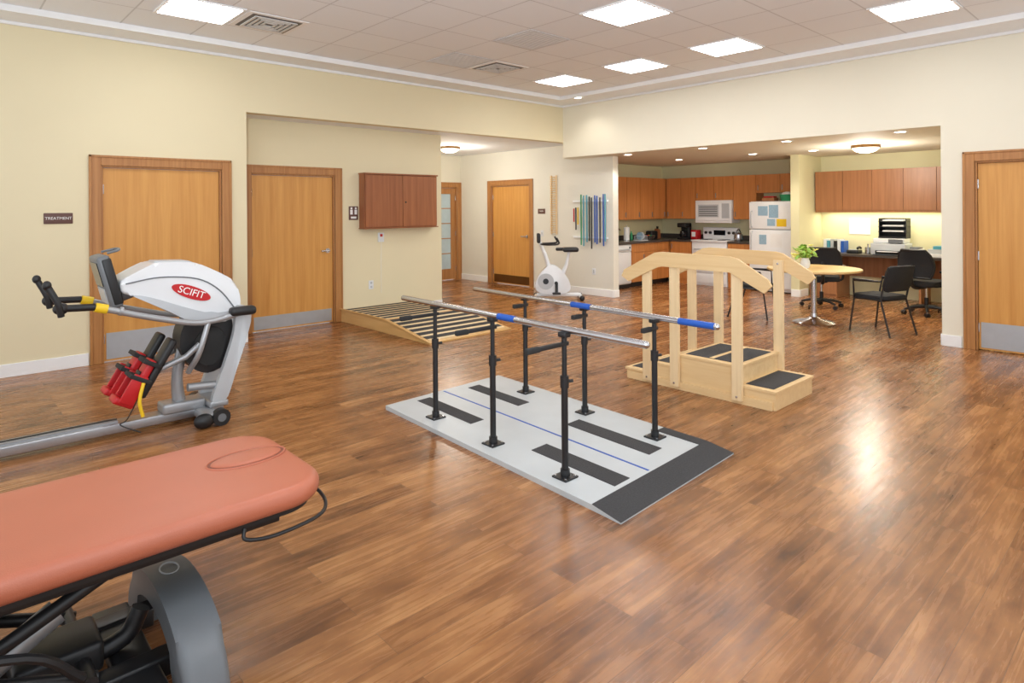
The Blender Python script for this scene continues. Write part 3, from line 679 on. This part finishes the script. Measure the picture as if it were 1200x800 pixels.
m=M(); m.box(11.86,12.12,7.4,7.6,Z,0.96,BLK,r=0.01); m.box(12.02,12.12,7.4,7.6,0.96,1.25,BLK,r=0.01); m.box(11.86,12.12,7.4,7.6,1.18,1.27,BLK,r=0.015); m.lathe([(0,0),(0.06,0),(0.075,0.06),(0.06,0.13),(0.05,0.14),(0,0.14)],(11.94,7.5,0.965),DKGL); m.tube([(11.88,7.45,1.07),(11.83,7.42,1.05),(11.88,7.45,0.98)],0.008,BLK,smooth=3); m.done('coffee_maker')
m=M(); m.lathe([(0,0),(0.1,0),(0.16,0.09),(0.165,0.095),(0.15,0.095),(0.1,0.01),(0,0.01)],(11.22,7.9,Z),CHR)
for dx,dy,cm in ((0,0,RED),(0.07,0.02,YEL),(-0.06,0.04,RED),(0,-0.07,GREEN)): m.ell((11.22+dx,7.9+dy,Z+0.07),(0.04,0.04,0.038),cm)
m.done('fruit_bowl')
m=M(); m.cyl((10.75,8.1,Z),(10.75,8.1,0.935),0.08,CHR); m.cyl((10.75,8.1,0.935),(10.75,8.1,1.2),0.06,PAPER,seg=28); m.cyl((10.75,8.1,0.93),(10.75,8.1,1.24),0.008,CHR); m.done('paper_towel_holder')
m=M(); m.box(10.3,10.55,8.285,8.298,1.04,1.3,PAPERB); m.box(10.29,10.56,8.275,8.298,1.03,1.045,WHITE); m.box(10.29,10.56,8.275,8.298,1.29,1.305,WHITE); m.box(10.28,10.3,8.275,8.298,1.03,1.305,WHITE); m.box(10.55,10.57,8.275,8.298,1.03,1.305,WHITE); m.done('framed_notice')
m=M(); m.tube([(10.4,8.2,Z),(10.4,8.2,1.15),(10.4,8.1,1.2),(10.4,8.0,1.15)],0.012,CHR,smooth=5); m.box(10.15,10.6,7.8,8.15,Z,Z+0.004,CHR); m.cyl((10.32,8.2,Z),(10.32,8.2,0.98),0.015,CHR); m.done('sink_faucet')
m=M(); m.box(11.48,11.72,7.98,8.15,Z,1.1,BLK,r=0.03); m.box(11.52,11.68,8.01,8.12,1.1,1.105,CHR); m.box(11.46,11.48,8.05,8.09,1.02,1.05,BLK); m.done('toaster')
m=M(); m.lathe([(0,0),(0.08,0),(0.095,0.05),(0.08,0.14),(0.03,0.17),(0,0.175)],(11.95,6.24,Z),CHR); m.tube([(11.95,6.17,1.05),(11.95,6.24,1.16),(11.95,6.31,1.05)],0.009,BLK,smooth=4); m.done('kettle')
m=M(); m.lathe([(0,0),(0.06,0),(0.06,0.18),(0.055,0.2),(0,0.2)],(12.1,6.0,Z),TEAL); m.lathe([(0,0.2),(0.03,0.2),(0.03,0.24),(0,0.24)],(12.1,6.0,Z),BLK); m.done('canister')
m=M(); 
for k in range(6): m.tube([(10.82+k*0.04,7.78,Z+0.02),(10.82+k*0.04,7.78,Z+0.1),(10.82+k*0.04,7.95,Z+0.1),(10.82+k*0.04,7.95,Z+0.02)],0.004,WPL,6)
m.box(10.8,11.04,7.77,7.96,Z,Z+0.015,WPL); m.cyl((10.87,7.86,Z+0.1),(10.88,7.86,Z+0.1),0.08,PAPERB,seg=24); m.cyl((10.93,7.86,Z+0.1),(10.94,7.86,Z+0.1),0.08,WPL,seg=24); m.done('dish_rack')
m=M(); m.lathe([(0,0),(0.03,0),(0.03,0.13),(0.012,0.16),(0.012,0.19),(0,0.19)],(10.98,8.15,Z),GREEN); m.done('soap_bottle')
m=M(); m.prism([(0,0),(0.12,0),(0.10,0.2),(0.03,0.22)],'XZ',0,0.1,CABW,T=RT((11.8,8.05,Z)))
for k in range(4): m.box(11.84+0.015*k,11.85+0.015*k,8.09,8.11,Z+0.2,Z+0.27,BLK)
m.done('knife_block')
m=M(); m.box(12.05,12.25,7.25,7.38,Z,1.12,RED,r=0.008); m.box(12.049,12.05,7.27,7.36,0.98,1.08,PAPER); m.done('cereal_box')

# ------------------------------------------------------------------ desk area
m=M()
m.box(12.03,12.34,1.42,4.77,1.53,2.24,CABR); fronts_y(m,12.03,[(4.77-k*0.478,4.77-(k+1)*0.478) for k in range(7)],1.53,2.24,CABR,hd=False)
m.box(12.03,12.06,1.42,4.77,1.50,1.53,CABR); m.box(12.15,12.2,1.7,4.6,1.505,1.53,UCL); m.done('desk_wall_cabinets')
l=bpy.data.lights.new('undercabinet_lamp','AREA'); l.shape='RECTANGLE'; l.size=0.08; l.size_y=3.0; l.energy=13; l.color=(1,0.96,0.78)
o=bpy.data.objects.new('undercabinet_lamp',l); scene.collection.objects.link(o); o.location=(12.2,3.2,1.495)
m=M(); m.box(11.70,12.34,1.42,4.77,0.74,0.78,CTR)
m.box(11.75,12.34,1.42,1.9,0.0,0.74,CABR); fronts_y(m,11.75,[(1.42,1.9)],0.05,0.4,CABR); fronts_y(m,11.75,[(1.42,1.9)],0.4,0.74,CABR)
m.box(11.75,12.34,4.3,4.77,0.0,0.74,CABR); fronts_y(m,11.75,[(4.3,4.77)],0.05,0.28,CABR); fronts_y(m,11.75,[(4.3,4.77)],0.28,0.51,CABR); fronts_y(m,11.75,[(4.3,4.77)],0.51,0.74,CABR)
m.box(12.3,12.34,1.9,4.3,0.35,0.74,CABR); m.box(11.75,12.3,3.02,3.05,0,0.74,CABR); m.done('built_in_desk')
D=0.781
m=M(); m.box(11.80,12.2,3.25,3.78,D,0.98,LGPL,r=0.02); m.box(11.78,11.82,3.3,3.7,0.80,0.86,BLK,r=0.005); m.box(11.84,12.18,3.28,3.75,0.98,1.06,WPL,r=0.015); m.box(11.70,11.84,3.35,3.65,0.84,0.85,PAPER); m.box(11.79,11.84,3.3,3.5,0.99,1.05,GPL); m.done('printer')
m=M(); m.box(11.95,12.2,3.28,3.70,1.062,1.09,BLK); 
for z in (1.16,1.25,1.34): m.box(11.95,12.2,3.28,3.70,z,z+0.012,BLK); m.box(11.97,12.18,3.32,3.64,z+0.012,z+0.035,PAPER)
for yy in (3.28,3.685): m.box(11.97,12.2,yy,yy+0.015,1.09,1.40,BLK)
m.box(12.19,12.2,3.28,3.70,1.09,1.40,BLK); m.done('letter_tray')
m=M(); m.box(11.85,12.15,2.62,3.0,D,0.83,PAPER); m.box(11.9,12.2,2.64,2.96,0.83,0.9,LGPL); m.box(11.95,12.2,2.66,2.9,0.9,0.95,TEAL); m.done('paper_stack')
m=M(); m.box(11.8,12.1,3.05,3.22,D,0.9,WPL,r=0.015); m.box(11.83,12.07,3.07,3.2,0.9,0.93,GPL,r=0.006); m.box(11.79,11.81,3.08,3.19,0.82,0.86,BLK); m.done('fax_machine')
m=M(); m.box(12.2,12.24,2.2,2.56,D,1.12,BLK,r=0.006); m.box(12.196,12.2,2.22,2.54,0.86,1.10,DKGL); m.box(12.08,12.28,2.3,2.46,D,0.79,BLK); m.done('computer_monitor')
m=M(); m.box(11.9,12.1,4.0,4.2,D,0.84,BLK,r=0.015); m.tube([(11.92,4.02,0.87),(12.0,4.02,0.89),(12.08,4.02,0.87)],0.02,BLK,smooth=3); m.box(11.95,12.07,4.06,4.18,0.84,0.845,LGPL); m.done('desk_telephone')
m=M(); m.lathe([(0,0),(0.045,0),(0.045,0.11),(0.038,0.11),(0.038,0.01),(0,0.01)],(12.0,3.88,D),CHR)
for k in range(5): m.cyl((12.0+0.01*k-0.02,3.88,0.79),(12.0+0.02*k-0.04,3.86+0.01*k,0.95),0.004,[BLUE,RED,YEL,BLK,GREEN][k],seg=6)
m.done('pencil_cup')
m=M()
for k,cm in enumerate((BLUE,WPL,BLK,LGPL,TEAL,WPL)): m.box(12.08,12.3,4.3+k*0.06,4.35+k*0.06,D,0.98+0.03*(k%2),cm)
m.done('binders')
m=M(); m.box(12.343,12.349,3.95,4.3,1.1,1.38,PAPER); m.done('wall_notice')
m=M(); m.box(10.6,10.85,2.14,2.4,0,0.14,CABL); m.box(10.59,10.86,2.13,2.41,0.14,0.17,TTOP); m.done('step_stool')

# ------------------------------------------------------------------ round table
m=M(); m.lathe([(0,0.725),(0.58,0.725),(0.60,0.735),(0.60,0.755),(0.595,0.76),(0,0.76)],(9.0,3.60,0),TTOP,64)
m.lathe([(0.0,0),(0.27,0),(0.275,0.012),(0.24,0.03),(0.1,0.06),(0.05,0.09),(0.045,0.14)],(9.0,3.60,0),CHR,48)
m.cyl((9.0,3.6,0.1),(9.0,3.6,0.72),0.04,CHR); m.lathe([(0.04,0.66),(0.16,0.715),(0.16,0.725)],(9.0,3.6,0),BLKM,24)
m.done('round_table')
m=M(); cx,cy=8.92,3.68
m.lathe([(0,0.0),(0.05,0),(0.065,0.04),(0.06,0.09),(0.045,0.13),(0.05,0.14),(0.042,0.14),(0.03,0.06),(0,0.06)],(cx,cy,0.761),WPL,24)
for k in range(48):
    a=random.uniform(0,6.28); e=random.uniform(0.15,1.35); L=random.uniform(0.1,0.2)
    p=Vector((cx,cy,0.88)); d=Vector((math.cos(a)*math.cos(e),math.sin(a)*math.cos(e),math.sin(e)))
    qq=p+d*L; m.tube([p,p+d*L*0.6+Vector((0,0,0.02)),qq],0.003,LEAF,5)
    if k%3==0:
        for j in range(5):
            m.ell((0.022,0,0),(0.022,0.012,0.006),FLOW,T=Matrix.Translation(qq+d*0.02)@Matrix.Rotation(j*1.257,4,'Z')@Matrix.Rotation(-0.4,4,'Y'),seg=8,rings=5)
    else: m.ell((0,0,0),(0.045,0.03,0.008),LEAF,T=Matrix.Translation(qq)@Matrix.Rotation(a,4,'Z')@Matrix.Rotation(random.uniform(-1,1),4,'Y'),seg=8,rings=5)
m.done('flower_vase')

# ------------------------------------------------------------------ chairs
def office_chair(loc,rot):
    m=M()
    for k in range(5):
        a=2*math.pi*k/5; c,s=math.cos(a),math.sin(a)
        m.tube([(0,0,0.12),(c*0.17,s*0.17,0.11),(c*0.30,s*0.30,0.075)],[0.028,0.022,0.016],BLK,8)
        T=RT((c*0.30,s*0.30,0.03),rz=a+0.6)
        m.cyl((-0.0,-0.028,0),(0,-0.006,0),0.03,BLK,T=T,seg=16); m.cyl((0,0.006,0),(0,0.028,0),0.03,BLK,T=T,seg=16)
        m.cyl((c*0.3,s*0.3,0.03),(c*0.3,s*0.3,0.08),0.008,CHR,seg=8)
    m.cyl((0,0,0.1),(0,0,0.25),0.028,BLK); m.cyl((0,0,0.25),(0,0,0.42),0.018,CHR); m.box(-0.12,0.12,-0.08,0.08,0.40,0.43,BLK,r=0.01)
    m.prism(rrect(-0.24,0.25,-0.25,0.25,0.09,8),'XY',0.43,0.51,FAB,r=0.025,seg=4)
    nz,ny=12,12; vs=[];fs=[]
    for i in range(nz+1):
        v=i/nz; z=0.56+v*0.40; w=0.22+0.05*math.sin(math.pi*min(1,v*1.1)); 
        if v>0.85: w*=1-(v-0.85)*1.2
        for j in range(ny+1):
            t=j/ny*2-1; x=-0.27-0.05*v+0.05*t*t+0.03*math.sin(v*math.pi)
            vs.append((x,t*w,z))
    n0=len(vs)
    vs+= [(x-0.018,y,z) for x,y,z in vs]
    for i in range(nz):
        for j in range(ny):
            a=i*(ny+1)+j; fs.append((a,a+1,a+ny+2,a+ny+1)); fs.append((n0+a,n0+a+ny+1,n0+a+ny+2,n0+a+1))
    rim=[j for j in range(ny+1)]+[i*(ny+1)+ny for i in range(1,nz+1)]+[nz*(ny+1)+j for j in range(ny-1,-1,-1)]+[i*(ny+1) for i in range(nz-1,0,-1)]
    for k in range(len(rim)): a,b=rim[k],rim[(k+1)%len(rim)]; fs.append((a,n0+a,n0+b,b))
    m._addfaces(vs,fs,FAB)
    m.tube([Vector(vs[a])+Vector((-0.009,0,0)) for a in rim],0.016,BLK,8,closed=True)
    m.tube([(-0.05,0,0.41),(-0.26,0,0.42),(-0.33,0,0.52),(-0.32,0,0.75)],[0.03,0.03,0.028,0.02],BLK,8,smooth=5)
    for sg in (-1,1):
        m.tube([(0.0,sg*0.2,0.44),(0.0,sg*0.3,0.46),(0.0,sg*0.31,0.64)],0.018,BLK,8,smooth=4)
        m.box(-0.13,0.14,sg*0.31-0.04,sg*0.31+0.04,0.64,0.675,BLK,r=0.015)
    m.done('office_chair',loc,rot)
def side_chair(loc,rot):
    m=M(); r=0.012
    for sg in (-1,1):
        y=sg*0.23
        m.tube([(0.26,y*1.05,0),(0.20,y,0.43),(-0.16,y,0.44)],r,BLKM,8); m.tube([(-0.30,y*1.05,0),(-0.17,y,0.44),(-0.22,y,0.66),(-0.28,y,0.86)],r,BLKM,8)
        m.tube([(0.2,y,0.44),(0.18,sg*0.27,0.66),(-0.2,sg*0.27,0.68)],r,BLKM,8); m.box(-0.1,0.18,sg*0.27-0.02,sg*0.27+0.02,0.665,0.69,BLK,r=0.008)
    for x in (0.2,-0.16): m.tube([(x,-0.23,0.43),(x,0.23,0.43)],r,BLKM,8)
    m.prism(rrect(-0.2,0.24,-0.23,0.23,0.06,6),'XY',0.44,0.49,FAB,r=0.02,seg=3)
    T=RT((-0.235,0,0.70),ry=math.radians(-14))
    m.prism(rrect(-0.235,0.235,-0.155,0.17,0.06,6),'XY',-0.02,0.02,FAB,T=T@Matrix.Rotation(math.pi/2,4,'Z')@Matrix.Rotation(math.pi/2,4,'X'),r=0.012,seg=3)
    m.done('side_chair',loc,rot)
office_chair((10.85,2.72,0),math.radians(-20)); office_chair((10.5,4.08,0),math.radians(25))
side_chair((8.93,2.74,0),math.radians(70)); side_chair((8.9,4.42,0),math.radians(-80))

# ------------------------------------------------------------------ added fill spot (unseen behind the camera, brightens the ceiling)
l=bpy.data.lights.new('ceiling_fill_spot','SPOT'); l.energy=800; l.spot_size=math.radians(130); l.spot_blend=0.9; l.shadow_soft_size=0.25; l.color=(0.84,0.93,1)
o=bpy.data.objects.new('ceiling_fill_spot',l); scene.collection.objects.link(o); o.location=(-0.7,-0.7,1.9)
o.rotation_euler=(Vector((4.5,4.5,HT))-Vector((-0.7,-0.7,1.9))+Vector((0,0,3.2))).to_track_quat('-Z','Y').to_euler()

# ------------------------------------------------------------------ world & camera
w=bpy.data.worlds.new('room_world'); scene.world=w; w.use_nodes=True
bg=w.node_tree.nodes['Background']; bg.inputs['Color'].default_value=(0.96,0.98,1,1); bg.inputs['Strength'].default_value=1.2
cam=bpy.data.cameras.new('camera'); co=bpy.data.objects.new('camera',cam); scene.collection.objects.link(co)
cam.sensor_width=36; cam.lens=36*741.9/1200; cam.shift_y=-(400-243.8)/1200; cam.clip_start=0.05
co.matrix_world=Matrix.Translation((0,0,1.6164))@Matrix.Rotation(-0.7463,4,'Z')@Matrix.Rotation(math.pi/2,4,'X')@Matrix.Rotation(-0.0072,4,'Z')
scene.camera=co
